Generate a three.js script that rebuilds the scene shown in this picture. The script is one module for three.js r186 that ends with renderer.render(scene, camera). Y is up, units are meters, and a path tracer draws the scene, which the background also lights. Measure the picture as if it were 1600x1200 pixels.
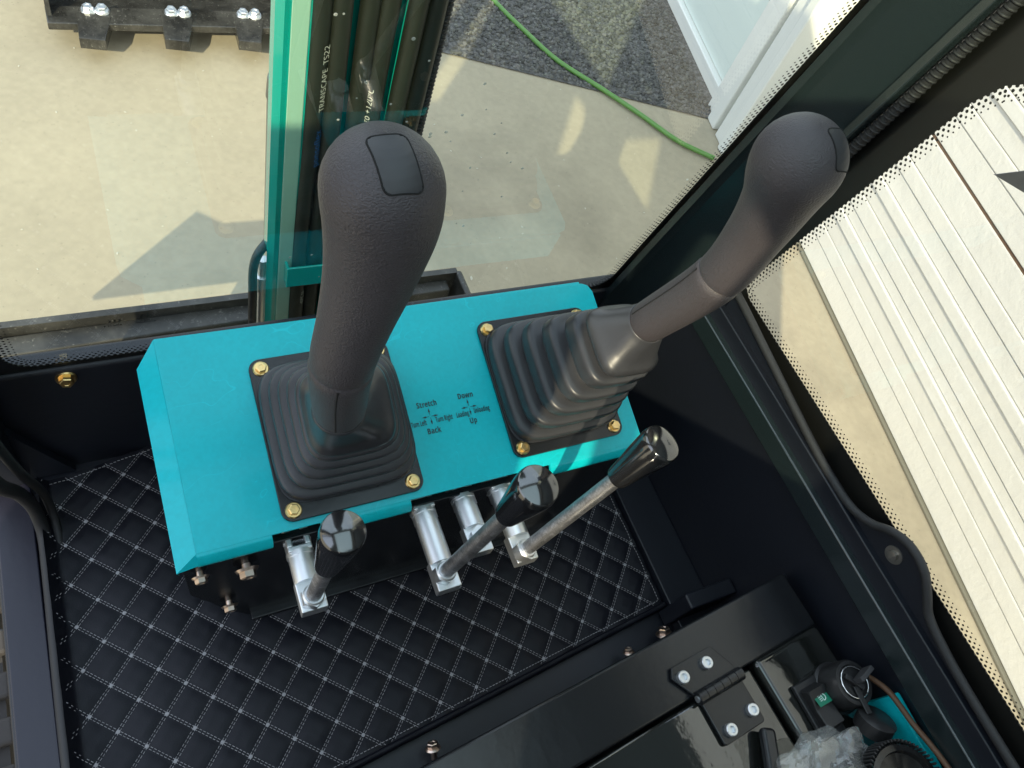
import * as THREE from 'three';
import { RoundedBoxGeometry } from 'three/addons/geometries/RoundedBoxGeometry.js';
import { mergeGeometries, mergeVertices, toCreasedNormals } from 'three/addons/utils/BufferGeometryUtils.js';
import { FontLoader } from 'three/addons/loaders/FontLoader.js';

// ---------------------------------------------------------------- camera, sky, sun, exposure
const scene = new THREE.Scene();
const V = (x, y, z) => new THREE.Vector3(x, y, z);
const camera = new THREE.PerspectiveCamera(53.52, 4 / 3, 0.02, 300);
camera.position.set(0, 1, 0);
camera.up.set(0.17492, 0.52862, -0.83064);
camera.lookAt(0.426, 1 - 0.80123, -0.42019);

const SUN = V(-0.495, 0.545, 0.68).normalize();
function skyTexture() {
  const w = 512, h = 256, d = new Float32Array(w * h * 4);
  for (let j = 0; j < h; j++) for (let i = 0; i < w; i++) {
    const lat = (j + 0.5) / h * Math.PI - Math.PI / 2, lon = (i + 0.5) / w * 2 * Math.PI - Math.PI;
    const dir = V(Math.cos(lat) * Math.cos(lon), Math.sin(lat), Math.cos(lat) * Math.sin(lon));
    const e = Math.max(0, dir.y), hz = Math.pow(1 - e, 3);
    const g = Math.max(0, dir.dot(SUN)), glow = 0.35 * Math.pow(g, 6) + 0.9 * Math.pow(g, 60);
    const k = 4 * (j * w + i);
    d[k] = 0.86 + 0.34 * hz + glow; d[k + 1] = 1.02 + 0.18 * hz + glow * 0.96; d[k + 2] = 1.26 - 0.08 * hz + glow * 0.85; d[k + 3] = 1;
    if (dir.y < 0) { d[k] = 0.42; d[k + 1] = 0.4; d[k + 2] = 0.34; }
  }
  const t = new THREE.DataTexture(d, w, h, THREE.RGBAFormat, THREE.FloatType);
  t.mapping = THREE.EquirectangularReflectionMapping; t.magFilter = THREE.LinearFilter; t.minFilter = THREE.LinearFilter; t.needsUpdate = true;
  return t;
}
scene.background = skyTexture();
scene.environment = scene.background;
scene.backgroundIntensity = 1; scene.environmentIntensity = 1;
const sun = new THREE.DirectionalLight(new THREE.Color(1, 0.88, 0.62), 3.3);
sun.position.copy(SUN).multiplyScalar(12); sun.castShadow = true; sun.shadow.radius = 1;
Object.assign(sun.shadow.camera, { left: -5, right: 5, top: 5, bottom: -5, near: 1, far: 30 });
sun.shadow.mapSize.set(2048, 2048);
scene.add(sun, sun.target);
const renderer = new THREE.WebGLRenderer({ antialias: true });
renderer.setSize(1024, 768);
renderer.toneMapping = THREE.LinearToneMapping;
renderer.toneMappingExposure = 1.62;
renderer.shadowMap.enabled = true;

// ---------------------------------------------------------------- helpers
let seed = 7;
const rnd = () => { seed |= 0; seed = seed + 0x6D2B79F5 | 0; let t = Math.imul(seed ^ seed >>> 15, 1 | seed); t = t + Math.imul(t ^ t >>> 7, 61 | t) ^ t; return ((t ^ t >>> 14) >>> 0) / 4294967296; };
const hash = (x, y, s) => { let h = Math.imul(x, 374761393) + Math.imul(y, 668265263) + Math.imul(s, 1442695041) | 0; h = Math.imul(h ^ h >>> 13, 1274126177); return ((h ^ h >>> 16) >>> 0) / 4294967296; };
function vnoise(x, y, p, s) {          // periodic value noise, period p
  const xi = Math.floor(x), yi = Math.floor(y), fx = x - xi, fy = y - yi, m = (a) => ((a % p) + p) % p;
  const u = fx * fx * (3 - 2 * fx), v = fy * fy * (3 - 2 * fy);
  const a = hash(m(xi), m(yi), s), b = hash(m(xi + 1), m(yi), s), c = hash(m(xi), m(yi + 1), s), d = hash(m(xi + 1), m(yi + 1), s);
  return a + (b - a) * u + (c - a) * v + (a - b - c + d) * u * v;
}
function fbm(u, v, base, oct, s) { let f = 0, a = 0.5, n = 0, p = base; for (let o = 0; o < oct; o++) { f += a * vnoise(u * p, v * p, p, s + o); n += a; a *= 0.55; p *= 2; } return f / n; }
function tex(n, fn, srgb, metres) {    // fn(u, v) -> [r, g, b] 0..1 ; the tile covers `metres`
  const d = new Uint8Array(n * n * 4);
  for (let j = 0; j < n; j++) for (let i = 0; i < n; i++) { const c = fn(i / n, j / n), k = 4 * (j * n + i); for (let q = 0; q < 3; q++) d[k + q] = Math.max(0, Math.min(255, 255 * (Array.isArray(c) ? c[q] : c))); d[k + 3] = 255; }
  const t = new THREE.DataTexture(d, n, n); t.wrapS = t.wrapT = THREE.RepeatWrapping; t.magFilter = THREE.LinearFilter; t.minFilter = THREE.LinearMipmapLinearFilter; t.generateMipmaps = true;
  if (srgb) t.colorSpace = THREE.SRGBColorSpace;
  t.repeat.set(1 / metres, 1 / metres); t.needsUpdate = true; return t;
}
const lin = (r, g, b) => new THREE.Color().setRGB(r, g, b);
function mat(color, roughness, o = {}) { return new THREE.MeshPhysicalMaterial({ color, roughness, ...o }); }
function uvBox(g) {                    // box-projected uv in metres
  const p = g.attributes.position, n = g.attributes.normal, uv = new Float32Array(p.count * 2);
  for (let i = 0; i < p.count; i++) {
    const ax = Math.abs(n.getX(i)), ay = Math.abs(n.getY(i)), az = Math.abs(n.getZ(i));
    const [a, b] = ay >= ax && ay >= az ? [p.getX(i), p.getZ(i)] : ax >= az ? [p.getZ(i), p.getY(i)] : [p.getX(i), p.getY(i)];
    uv[2 * i] = a; uv[2 * i + 1] = b;
  }
  g.setAttribute('uv', new THREE.BufferAttribute(uv, 2)); return g;
}
const plain = (g) => { g = g.index ? g.toNonIndexed() : g; for (const k of Object.keys(g.attributes)) if (k !== 'position' && k !== 'normal') g.deleteAttribute(k); return g; };
const join = (...gs) => uvBox(mergeGeometries(gs.flat().map(plain)));
function mesh(name, g, m, parent = scene, keepUV = false) {
  if (!keepUV) uvBox(g);
  const o = new THREE.Mesh(g, m); o.name = name; o.castShadow = o.receiveShadow = true; parent.add(o); return o;
}
const used = {};
function numbered(n) { const k = used[n] = (used[n] ?? -1) + 1; return k ? `${n}_${String(k).padStart(3, '0')}` : n; }
function tag(o, label, category, group) { Object.assign(o.userData, { label, category }); if (group) o.userData.group = group; return o; }
function thing(name, label, category, pos = [0, 0, 0], group) { const o = new THREE.Group(); o.name = numbered(name); o.position.set(...pos); scene.add(o); return tag(o, label, category, group); }
function structure(o, label) { o.userData.kind = 'structure'; if (label) o.userData.label = label; return o; }
function bx(x0, x1, y0, y1, z0, z1, r = 0.001) {
  const w = x1 - x0, h = y1 - y0, d = z1 - z0, g = r ? new RoundedBoxGeometry(w, h, d, 2, Math.min(r, w / 2.1, h / 2.1, d / 2.1)) : new THREE.BoxGeometry(w, h, d);
  return g.translate((x0 + x1) / 2, (y0 + y1) / 2, (z0 + z1) / 2);
}
const shapeOf = (pts) => new THREE.Shape(pts.map(([x, y]) => new THREE.Vector2(x, y)));
function roundRect(x0, y0, x1, y1, r, S = THREE.Shape) {
  const s = new S(); s.moveTo(x0 + r, y0); s.lineTo(x1 - r, y0); s.absarc(x1 - r, y0 + r, r, -Math.PI / 2, 0); s.lineTo(x1, y1 - r); s.absarc(x1 - r, y1 - r, r, 0, Math.PI / 2);
  s.lineTo(x0 + r, y1); s.absarc(x0 + r, y1 - r, r, Math.PI / 2, Math.PI); s.lineTo(x0, y0 + r); s.absarc(x0 + r, y0 + r, r, Math.PI, 1.5 * Math.PI); return s;
}
// plate lying in the xz plane: shape drawn as (x, -z), top face at y = top
function plate(shape, top, thick, bevel = 0.0008) {
  const g = new THREE.ExtrudeGeometry(shape, { depth: thick - 2 * bevel, bevelEnabled: bevel > 0, bevelThickness: bevel, bevelSize: bevel, bevelOffset: -bevel, bevelSegments: 2, curveSegments: 10 });
  return g.rotateX(-Math.PI / 2).translate(0, top - thick + bevel, 0);
}
const quatTo = (d) => new THREE.Quaternion().setFromUnitVectors(V(0, 1, 0), d.clone().normalize());
function cyl(a, b, r0, r1 = r0, seg = 20, open = false) {
  const d = b.clone().sub(a), g = new THREE.CylinderGeometry(r1, r0, d.length(), seg, 1, open);
  return g.applyQuaternion(quatTo(d)).translate((a.x + b.x) / 2, (a.y + b.y) / 2, (a.z + b.z) / 2);
}
function lathe(profile, at, dir, seg = 32, crease = 0.6) { const g = new THREE.LatheGeometry(profile.map(([r, y]) => new THREE.Vector2(r, y)), seg); g.applyQuaternion(quatTo(dir)).translate(at.x, at.y, at.z); return crease ? toCreasedNormals(g, crease) : g; }
function tube(pts, r, n = 60, seg = 10, closed = false) { return new THREE.TubeGeometry(new THREE.CatmullRomCurve3(pts, closed, 'centripetal'), n, r, seg, closed); }
function hexBolt(at, dir, s, turn = 0, stud = 0) {      // flange + hex head, s = across-corner radius
  const f = new THREE.CylinderGeometry(s * 1.25, s * 1.45, s * 0.32, 20).translate(0, s * 0.16, 0);
  const h = new THREE.LatheGeometry([[0, 0], [s, 0], [s, s * 0.72], [s * 0.84, s * 0.86], [s * 0.45, s * 0.86], [s * 0.4, s * 0.78], [0, s * 0.78]].map(([a, b]) => new THREE.Vector2(a, b)), 6).toNonIndexed();
  h.computeVertexNormals(); h.rotateY(turn).translate(0, s * 0.3, 0);
  const gs = [f, h]; if (stud) gs.push(new THREE.CylinderGeometry(s * 0.55, s * 0.55, stud, 12).translate(0, -stud / 2, 0));
  return join(gs.map((g) => { g = plain(g); return g.applyQuaternion(quatTo(dir)).translate(at.x, at.y, at.z); }));
}
function socketBolt(at, dir, s) {
  return join(lathe([[0, 0], [s, 0], [s, s * 0.8], [s * 0.88, s * 0.92], [s * 0.55, s * 0.92], [s * 0.5, s * 0.35], [0, s * 0.35]], at, dir, 24));
}
// sweep of rings: each {c, t (tangent), ref, pts(angle)->[a,b]}
function loft(rings, seg, capEnd = true) {
  const pos = [], uv = [], idx = []; let len = 0;
  rings.forEach((r, k) => {
    const t = r.t.clone().normalize(), u = (r.ref || V(1, 0, 0)).clone(); u.sub(t.clone().multiplyScalar(u.dot(t))).normalize(); const v = u.clone().cross(t);
    if (k) len += r.c.distanceTo(rings[k - 1].c) + Math.abs((r.size || 0) - (rings[k - 1].size || 0)) * 0.7;
    let arc = 0, last = null;
    for (let i = 0; i <= seg; i++) {
      const [a, b] = r.pts(i / seg * Math.PI * 2), q = r.c.clone().addScaledVector(u, a).addScaledVector(v, b);
      if (last) arc += last.distanceTo(q); last = q;
      pos.push(q.x, q.y, q.z); uv.push(i / seg * (r.circ || 0.2), len);
    }
  });
  const W = seg + 1;
  for (let k = 0; k + 1 < rings.length; k++) for (let i = 0; i < seg; i++) { const a = k * W + i, b = a + 1, c = a + W, d = c + 1; idx.push(a, c, b, b, c, d); }
  if (capEnd) { const k = rings.length - 1, c = rings[k].c, o = pos.length / 3; pos.push(c.x, c.y, c.z); uv.push(0, len); for (let i = 0; i < seg; i++) idx.push(k * W + i, o, k * W + i + 1); }
  const g = new THREE.BufferGeometry(); g.setAttribute('position', new THREE.Float32BufferAttribute(pos, 3)); g.setAttribute('uv', new THREE.Float32BufferAttribute(uv, 2)); g.setIndex(idx); g.computeVertexNormals();
  // weld the normals of the seam
  const n = g.attributes.normal; for (let k = 0; k < rings.length; k++) { const a = k * W, b = a + seg; const s = V(n.getX(a) + n.getX(b), n.getY(a) + n.getY(b), n.getZ(a) + n.getZ(b)).normalize(); n.setXYZ(a, s.x, s.y, s.z); n.setXYZ(b, s.x, s.y, s.z); }
  return g;
}
const circle = (r) => (a) => [Math.cos(a) * r, Math.sin(a) * r];
const squircle = (r, e) => (a) => { const c = Math.cos(a), s = Math.sin(a), k = Math.pow(Math.pow(Math.abs(c), e) + Math.pow(Math.abs(s), e), -1 / e); return [c * k * r, s * k * r]; };
const font = await new FontLoader().loadAsync('fonts/droid/droid_sans_bold.typeface.json');
const fontR = await new FontLoader().loadAsync('fonts/droid/droid_sans_regular.typeface.json');
function textFlat(s, size, sx = 1, f = font) {          // flat letters in the xy plane, centred
  const g = new THREE.ShapeGeometry(f.generateShapes(s, size), 3); g.computeBoundingBox(); const b = g.boundingBox;
  return g.translate(-(b.min.x + b.max.x) / 2, -size / 2, 0).scale(sx, 1, 1);
}

// ---------------------------------------------------------------- materials
const speck = (s, base, oct) => (u, v) => fbm(u, v, base, oct, s);
const T = {
  orange: tex(256, speck(11, 16, 4), false, 0.12),
  leather: tex(512, (u, v) => { const a = fbm(u, v, 34, 2, 3), b = fbm(u, v, 70, 2, 9); return 0.3 + 0.5 * Math.abs(a - 0.5) + 0.5 * b; }, false, 0.06),
  dust: tex(512, (u, v) => { const a = fbm(u, v, 4, 5, 21), b = fbm(u, v, 64, 2, 5); return 0.42 + 0.25 * a + 0.1 * b; }, false, 0.35),
  concreteC: tex(1024, (u, v) => {
    const a = fbm(u, v, 3, 6, 31), b = fbm(u, v, 12, 4, 37), c = fbm(u, v, 170, 2, 41), st = Math.max(0, fbm(u, v, 6, 4, 77) - 0.58) * 1.6;
    const pit = hash(Math.floor(u * 1024), Math.floor(v * 1024), 5) > 0.9985 ? 0.14 : 0, k = 0.9 + 0.10 * (a - 0.5) + 0.045 * (b - 0.5) + 0.06 * (c - 0.5) - st * 0.3 - pit;
    return [0.712 * k, 0.668 * k, 0.572 * k];
  }, true, 2.6),
  concreteB: tex(1024, (u, v) => 0.6 * fbm(u, v, 90, 3, 51) + 0.4 * fbm(u, v, 10, 4, 53), false, 1.3),
  asphaltC: tex(1024, (u, v) => { const a = fbm(u, v, 120, 2, 61), b = fbm(u, v, 5, 4, 63), k = 0.32 + 0.26 * (a - 0.5) + 0.1 * (b - 0.5); return [k * 1.02, k, k * 0.98]; }, true, 1.1),
  asphaltB: tex(1024, (u, v) => Math.pow(fbm(u, v, 90, 3, 65), 1.4), false, 1.1),
  scuffR: tex(512, (u, v) => { const a = fbm(u, v, 6, 5, 71); return 0.55 + 0.3 * a; }, false, 0.5),
  wavy: tex(512, (u, v) => 0.75 * fbm(u, v, 7, 3, 81) + 0.25 * fbm(u, v, 40, 3, 85), false, 0.3),
  metalR: tex(256, (u, v) => 0.25 + 0.35 * fbm(u, v * 0.2, 40, 3, 91), false, 0.05),
  steelC: tex(512, (u, v) => { const a = fbm(u, v, 8, 5, 95), b = fbm(u, v, 60, 2, 97), k = 0.74 + 0.4 * (a - 0.5) + 0.22 * (b - 0.5); return [k, k, k * 1.02]; }, true, 0.08),
  wear: tex(1024, (u, v) => { const a = fbm(u, v, 5, 5, 201), b = fbm(u, v, 150, 2, 203), sp = hash(Math.floor(u * 1024), Math.floor(v * 1024), 15) > 0.9988 ? 0.12 : 0, sc = Math.abs(fbm(u + v * 0.7, v, 9, 3, 207) - 0.5) < 0.0022 ? 0.07 : 0; const k = 0.93 + 0.06 * (a - 0.5) + 0.05 * (b - 0.5); return [Math.min(1, k * 0.5 + 0.4 + sp * 4 + sc * 3), k + sp + sc, k + sp + sc]; }, true, 0.5),
  mudC: tex(512, (u, v) => { const a = fbm(u, v, 6, 5, 101), b = fbm(u, v, 40, 3, 103), d = Math.max(0, fbm(u, v, 90, 2, 107) - 0.74) * 1.0, k = 0.22 + 0.26 * (a - 0.5) + 0.08 * (b - 0.5) + d; return [k * 1.02, k, k * 0.95]; }, true, 0.4),
};
const M = {
  teal: mat(lin(0.003, 0.54, 0.61), 0.62, { map: T.wear, roughnessMap: T.scuffR, specularIntensity: 0.5, clearcoat: 0.25, clearcoatRoughness: 0.12, bumpMap: T.orange, bumpScale: 0.00006 }),
  tealBoom: mat(lin(0.004, 0.33, 0.27), 0.22, { clearcoat: 1, clearcoatRoughness: 0.06 }),
  cab: mat(lin(0.009, 0.011, 0.017), 0.42, { bumpMap: T.orange, bumpScale: 0.00012 }),
  cabGloss: mat(lin(0.012, 0.020, 0.022), 0.26, { ior: 1.9, bumpMap: T.orange, bumpScale: 0.0001 }),
  seatGloss: mat(lin(0.010, 0.011, 0.010), 0.07, { ior: 1.9, bumpMap: T.wavy, bumpScale: 0.0003 }),
  plateBlack: mat(lin(0.009, 0.010, 0.012), 0.26, { bumpMap: T.wavy, bumpScale: 0.0004 }),
  grip: mat(lin(0.055, 0.049, 0.054), 0.5, { bumpMap: T.leather, bumpScale: 0.0008, roughnessMap: null }),
  gripSmooth: mat(lin(0.040, 0.040, 0.043), 0.5),
  groove: mat(lin(0.006, 0.006, 0.006), 0.9),
  boot: mat(lin(0.032, 0.033, 0.037), 0.38, { bumpMap: T.orange, bumpScale: 0.0001 }),
  rubber: mat(lin(0.018, 0.018, 0.019), 0.62),
  hoseRubber: mat(lin(0.016, 0.019, 0.013), 0.5, { bumpMap: T.orange, bumpScale: 0.0001 }),
  knob: mat(lin(0.012, 0.012, 0.013), 0.12, { ior: 2.2 }),
  zinc: mat(lin(0.80, 0.82, 0.84), 0.42, { metalness: 1 }),
  steelRod: mat(lin(1, 1, 1), 0.46, { metalness: 1, map: T.steelC }),
  yellowZinc: mat(lin(0.78, 0.55, 0.24), 0.28, { metalness: 1 }),
  pinkZinc: mat(lin(0.62, 0.5, 0.42), 0.32, { metalness: 1 }),
  print: mat(lin(0.006, 0.03, 0.035), 0.5),
  printWhite: mat(lin(0.6, 0.62, 0.55), 0.6),
  printBlue: mat(lin(0.02, 0.16, 0.45), 0.6),
  leatherMat: mat(lin(0.006, 0.0065, 0.011), 0.5, { specularIntensity: 0.55, bumpMap: T.leather, bumpScale: 0.00012 }),
  thread: mat(lin(0.36, 0.35, 0.36), 0.8),
  glass: mat(lin(0.92, 0.965, 0.92), 0, { transmission: 1, thickness: 0, ior: 1.5 }),
  addedHatch: mat(lin(0.84, 0.96, 0.86), 0, { transmission: 1, thickness: 0, ior: 1.5 }),  // glass of the added roof hatch
  threshold: mat(lin(0.013, 0.013, 0.024), 0.34, { bumpMap: T.orange, bumpScale: 0.0001 }),
  tinted: mat(lin(0.8, 0.84, 0.78), 0, { transmission: 1, thickness: 0, ior: 1.5 }),
  clear: mat(lin(0.96, 0.98, 0.96), 0, { transmission: 1, thickness: 0, ior: 1.5 }),
  frit: mat(lin(0.008, 0.008, 0.007), 0.35),
  concrete: mat(0xffffff, 0.85, { map: T.concreteC, bumpMap: T.concreteB, bumpScale: 0.0006 }),
  asphalt: mat(0xffffff, 0.8, { map: T.asphaltC, bumpMap: T.asphaltB, bumpScale: 0.008 }),
  stone: mat(lin(0.10, 0.098, 0.094), 0.75),
  whitePaint: mat(lin(0.66, 0.65, 0.60), 0.45, { bumpMap: T.wavy, bumpScale: 0.002 }),
  trimWhite: mat(lin(0.74, 0.74, 0.70), 0.4),
  doorJoint: mat(lin(0.12, 0.07, 0.04), 0.8),
  bottomSeal: mat(lin(0.16, 0.15, 0.11), 0.7),
  greenHose: mat(lin(0.10, 0.24, 0.05), 0.35),
  bucket: mat(0xffffff, 0.28, { map: T.mudC, roughnessMap: T.scuffR }),
  bladePaint: mat(0xffffff, 0.45, { map: T.mudC }),
  trackRubber: mat(lin(0.05, 0.045, 0.042), 0.8),
  headliner: mat(lin(0.32, 0.32, 0.31), 0.9),
  bag: mat(lin(0.97, 0.98, 0.97), 0.1, { transmission: 0.9, thickness: 0, ior: 1.6 }),
  blackPlastic: mat(lin(0.016, 0.016, 0.017), 0.4),
  iconGreen: mat(lin(0.0, 0.16, 0.09), 0.4),
  chrome: mat(lin(0.85, 0.85, 0.86), 0.12, { metalness: 1 }),
  cable: mat(lin(0.10, 0.05, 0.025), 0.6),
};

// ================================================================ the setting
const GY = -0.6;
{ const g = new THREE.PlaneGeometry(160, 160).rotateX(-Math.PI / 2).translate(0, GY, 0); structure(mesh('concrete_ground', g, M.concrete), 'tan concrete yard around the machine'); }
{ // asphalt beyond the straight joint that runs along (0.935, 0.365)
  const s = new THREE.Shape(), a = V(1.147, 0, -2.175), d = V(0.9315, 0, 0.3637), n = V(0.3637, 0, -0.9315);
  const P = (t, k) => new THREE.Vector2(a.x + d.x * t + n.x * k, -(a.z + d.z * t + n.z * k));
  s.setFromPoints([P(-60, 0), P(60, 0), P(60, 60), P(-60, 60)]);
  structure(mesh('asphalt_strip', new THREE.ShapeGeometry(s).rotateX(-Math.PI / 2).translate(0, GY + 0.004, 0), M.asphalt), 'dark grey asphalt beside the concrete');
  // loose aggregate standing out of the asphalt
  const st = new THREE.InstancedMesh(new THREE.DodecahedronGeometry(0.0085, 0), M.stone, 24000), m4 = new THREE.Matrix4(), q = new THREE.Quaternion(), e = new THREE.Euler(), col = new THREE.Color();
  for (let i = 0; i < 24000; i++) {
    let p; do p = P(-0.9 + rnd() * 2.6, 0.009 + rnd() * 1.6); while (p.x > 1.78 + 0.212 * (p.y - 0.178));
    const k = 0.35 + Math.pow(rnd(), 1.6) * 1.0; e.set(rnd() * 6, rnd() * 6, rnd() * 6); q.setFromEuler(e);
    m4.compose(V(p.x, GY + 0.0035, -p.y), q, V(k * (0.8 + rnd() * 0.6), k * 0.7, k)); st.setMatrixAt(i, m4);
    const c = 0.5 + rnd() * 1.0; st.setColorAt(i, col.setRGB(c, c * (0.96 + rnd() * 0.06), c * (0.9 + rnd() * 0.1)));
  }
  st.name = 'asphalt_gravel'; st.castShadow = st.receiveShadow = true; scene.add(st);
  Object.assign(st.userData, { kind: 'stuff', label: 'grey stones embedded in the asphalt surface', category: 'gravel' });
}
{ // small pale chips and grit lying on the concrete
  const gs = []; for (let i = 0; i < 130; i++) { const k = i < 4 ? 0.0055 : 0.0012 + rnd() * 0.0018, g = new THREE.DodecahedronGeometry(k, 0).scale(1.5, 0.35, 0.8).rotateY(rnd() * 6); gs.push(g.translate(-0.3 + rnd() * 2.2, GY + k * 0.3, -2.4 + rnd() * 1.5)); }
  const o = mesh('grit', join(gs), mat(lin(0.5, 0.47, 0.38), 0.8)); Object.assign(o.userData, { kind: 'stuff', label: 'pale paint chips and grit on the concrete', category: 'grit' });
}

// ================================================================ white building with ribbed garage door
{
  const B = thing('white_building', 'white building with a ribbed roll-up door beside the machine', 'building', [1.905, GY, -0.178]);
  // local -z runs along the wall, local -x faces the machine
  B.rotation.y = -Math.atan(0.212);
  // ribbed door: each horizontal band is a slat of its own
  const zA = 3.2, zB = -1.42;
  const bands = [[0.012, 0.083, 0], [0.086, 0.130, 0.003], [0.133, 0.186, 0], [0.189, 0.222, 0.009], [0.225, 0.258, 0], [0.261, 0.310, 0.004], [0.313, 0.355, 0], [0.358, 0.392, 0.009], [0.395, 0.448, 0], [0.451, 0.494, 0.004], [0.497, 0.578, 0]];
  mesh('seal_strip', bx(-0.012, 0.05, 0, 0.011, zB, zA, 0.004), M.bottomSeal, B);
  for (let k = 0; k < 5; k++) {
    for (const [a, b, out] of bands) mesh('door_slat', bx(-out - 0.002, 0.05, a + k * 0.577, b + k * 0.577 + 0.0022, zB, zA, 0.004), M.whitePaint, B);
    mesh('door_joint', bx(0.002, 0.05, 0.5805 + k * 0.577, 0.5875 + k * 0.577, zB, zA, 0), M.doorJoint, B);
    mesh('door_backing', bx(0.03, 0.06, 0.011 + k * 0.577, 0.570 + k * 0.577, zB, zA, 0), M.whitePaint, B);
  }
  // jamb: stepped vertical trim boards, then a smooth glazed bay beyond
  const H = 3.1;
  const jamb = [[-0.165, 0.06, -1.475, -1.43], [-0.15, 0.06, -1.545, -1.478], [-0.125, 0.06, -1.57, -1.548], [-0.15, 0.06, -1.64, -1.573], [-0.12, 0.06, -1.72, -1.643]];
  for (const [x0, x1, z0, z1] of jamb) mesh('jamb_board', bx(x0, x1, 0, H, z0, z1, 0.006), M.trimWhite, B);
  const bay = mesh('bay_wall', bx(-0.06, 0.06, 0.06, H, -4.6, -1.722, 0.003), mat(lin(0.66, 0.74, 0.70), 0.25), B);
  mesh('bay_sill', bx(-0.085, 0.05, 0, 0.058, -4.6, -1.722, 0.006), M.trimWhite, B);
  for (let k = 0; k < 12; k++) mesh('bay_seam', bx(-0.0615, -0.05, 0.4 + k * 0.22, 0.4015 + k * 0.22, -4.6, -1.722, 0), M.bottomSeal, bay);
  mesh('fascia', bx(-0.03, 0.08, 2.885, 3.5, -1.43, 3.2, 0.004), M.trimWhite, B);
}

// ================================================================ garden hose on the ground
tag(mesh('garden_hose', tube([[1.36, -3.4], [1.39, -2.9], [1.4434, -2.4894], [1.5024, -2.2977], [1.5674, -2.1313], [1.6863, -1.9689], [1.7844, -1.8265], [1.8775, -1.6794], [1.985, -1.585]].map(([x, z]) => V(x, GY + 0.0132, z)), 0.0088, 160, 12), M.greenHose), 'green garden hose trailing across asphalt and concrete', 'hose');

// ================================================================ bucket on the ground
{
  const b = thing('digger_bucket', 'black digging bucket with bolted teeth on the concrete', 'bucket', [-0.055, -0.52, -2.18]);
  const Wd = 0.72, prof = [[0, 0], [-0.03, -0.002], [-0.22, -0.03], [-0.36, 0.02], [-0.44, 0.14], [-0.43, 0.3], [-0.36, 0.42]];   // (z, y) of the inner skin
  const curve = new THREE.CatmullRomCurve3(prof.map(([z, y]) => V(0, y, z))), P = curve.getPoints(40), gs = [];
  const pos = [], idx = []; P.forEach((p, i) => { const q = P[Math.min(i + 1, 40)].clone().sub(P[Math.max(i - 1, 0)]).normalize(), n = V(0, q.z, -q.y).multiplyScalar(0.012); for (const x of [0, Wd]) { pos.push(x, p.y, p.z, x, p.y + n.y, p.z + n.z); } });
  for (let i = 0; i < 40; i++) { const a = 4 * i, c = a + 4; idx.push(a, a + 2, c, c, a + 2, c + 2, a + 1, c + 1, a + 3, a + 3, c + 1, c + 3); }
  idx.push(0, 1, 2, 2, 1, 3); const g = new THREE.BufferGeometry(); g.setAttribute('position', new THREE.Float32BufferAttribute(pos, 3)); g.setIndex(idx); g.computeVertexNormals();
  mesh('shell', g, M.bucket, b);
  const side = shapeOf([[0.02, -0.012], [0.22, -0.045], [0.37, 0], [0.455, 0.13], [0.445, 0.31], [0.37, 0.43], [0.3, 0.42], [0.1, 0.16]]);
  for (const x of [-0.012, Wd]) mesh('side_plate', new THREE.ExtrudeGeometry(side, { depth: 0.012, bevelEnabled: false }).rotateY(Math.PI / 2).translate(x, 0, 0), M.bucket, b);
  mesh('cutting_edge', bx(-0.014, Wd + 0.014, -0.016, 0.006, -0.075, 0.004, 0.003), M.bucket, b);
  for (const x of [0.105, 0.325, 0.53, 0.66]) {
    const t = new THREE.ExtrudeGeometry(shapeOf([[-0.042, 0], [0.042, 0], [0.03, -0.1], [-0.03, -0.1]]), { depth: 0.034, bevelEnabled: true, bevelSize: 0.003, bevelThickness: 0.003, bevelSegments: 2 });
    const q = t.attributes.position; for (let i = 0; i < q.count; i++) if (q.getY(i) < -0.05 && q.getZ(i) > 0.02) q.setZ(i, q.getZ(i) - 0.006); t.computeVertexNormals();
    const tooth = mesh('tooth', t.rotateX(-Math.PI / 2).rotateY(-0.16).translate(x, -0.028, -0.035), M.bucket, b);
    for (const dx of [-0.018, 0.018]) mesh('bolt', hexBolt(V(x + dx + 0.006, 0.008, -0.055), V(0, 1, 0.1), 0.014, rnd() * 3), M.zinc, b);
  }
}

// ================================================================ dozer blade in front of the tracks
{
  const b = thing('dozer_blade', 'dusty dark steel dozer blade crossing in front of the windshield', 'blade', [0, 0, 0]);
  const s = shapeOf([[-0.39, -0.255], [-0.06, -0.25], [-0.05, -0.42], [0.585, -0.42], [0.575, -0.10], [-0.20, -0.10], [-0.293, -0.06]]);
  mesh('moldboard', new THREE.ExtrudeGeometry(s, { depth: 0.012, bevelEnabled: false }).translate(0, 0, -0.852), M.bladePaint, b);
  const top = mesh('blade_rail', bx(-0.24, 0.572, -0.15, -0.12, -0.842, -0.805, 0.004), M.bladePaint, b); top.rotation.y = 0.02;
  mesh('end_plate', bx(0.571, 0.584, -0.21, -0.098, -0.845, -0.775, 0.006), M.bladePaint, b);
  for (const x of [0.06, 0.46]) mesh('push_arm', bx(x - 0.05, x + 0.05, -0.46, -0.34, -0.84, -0.52, 0.012), M.bladePaint, b);
}

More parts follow.
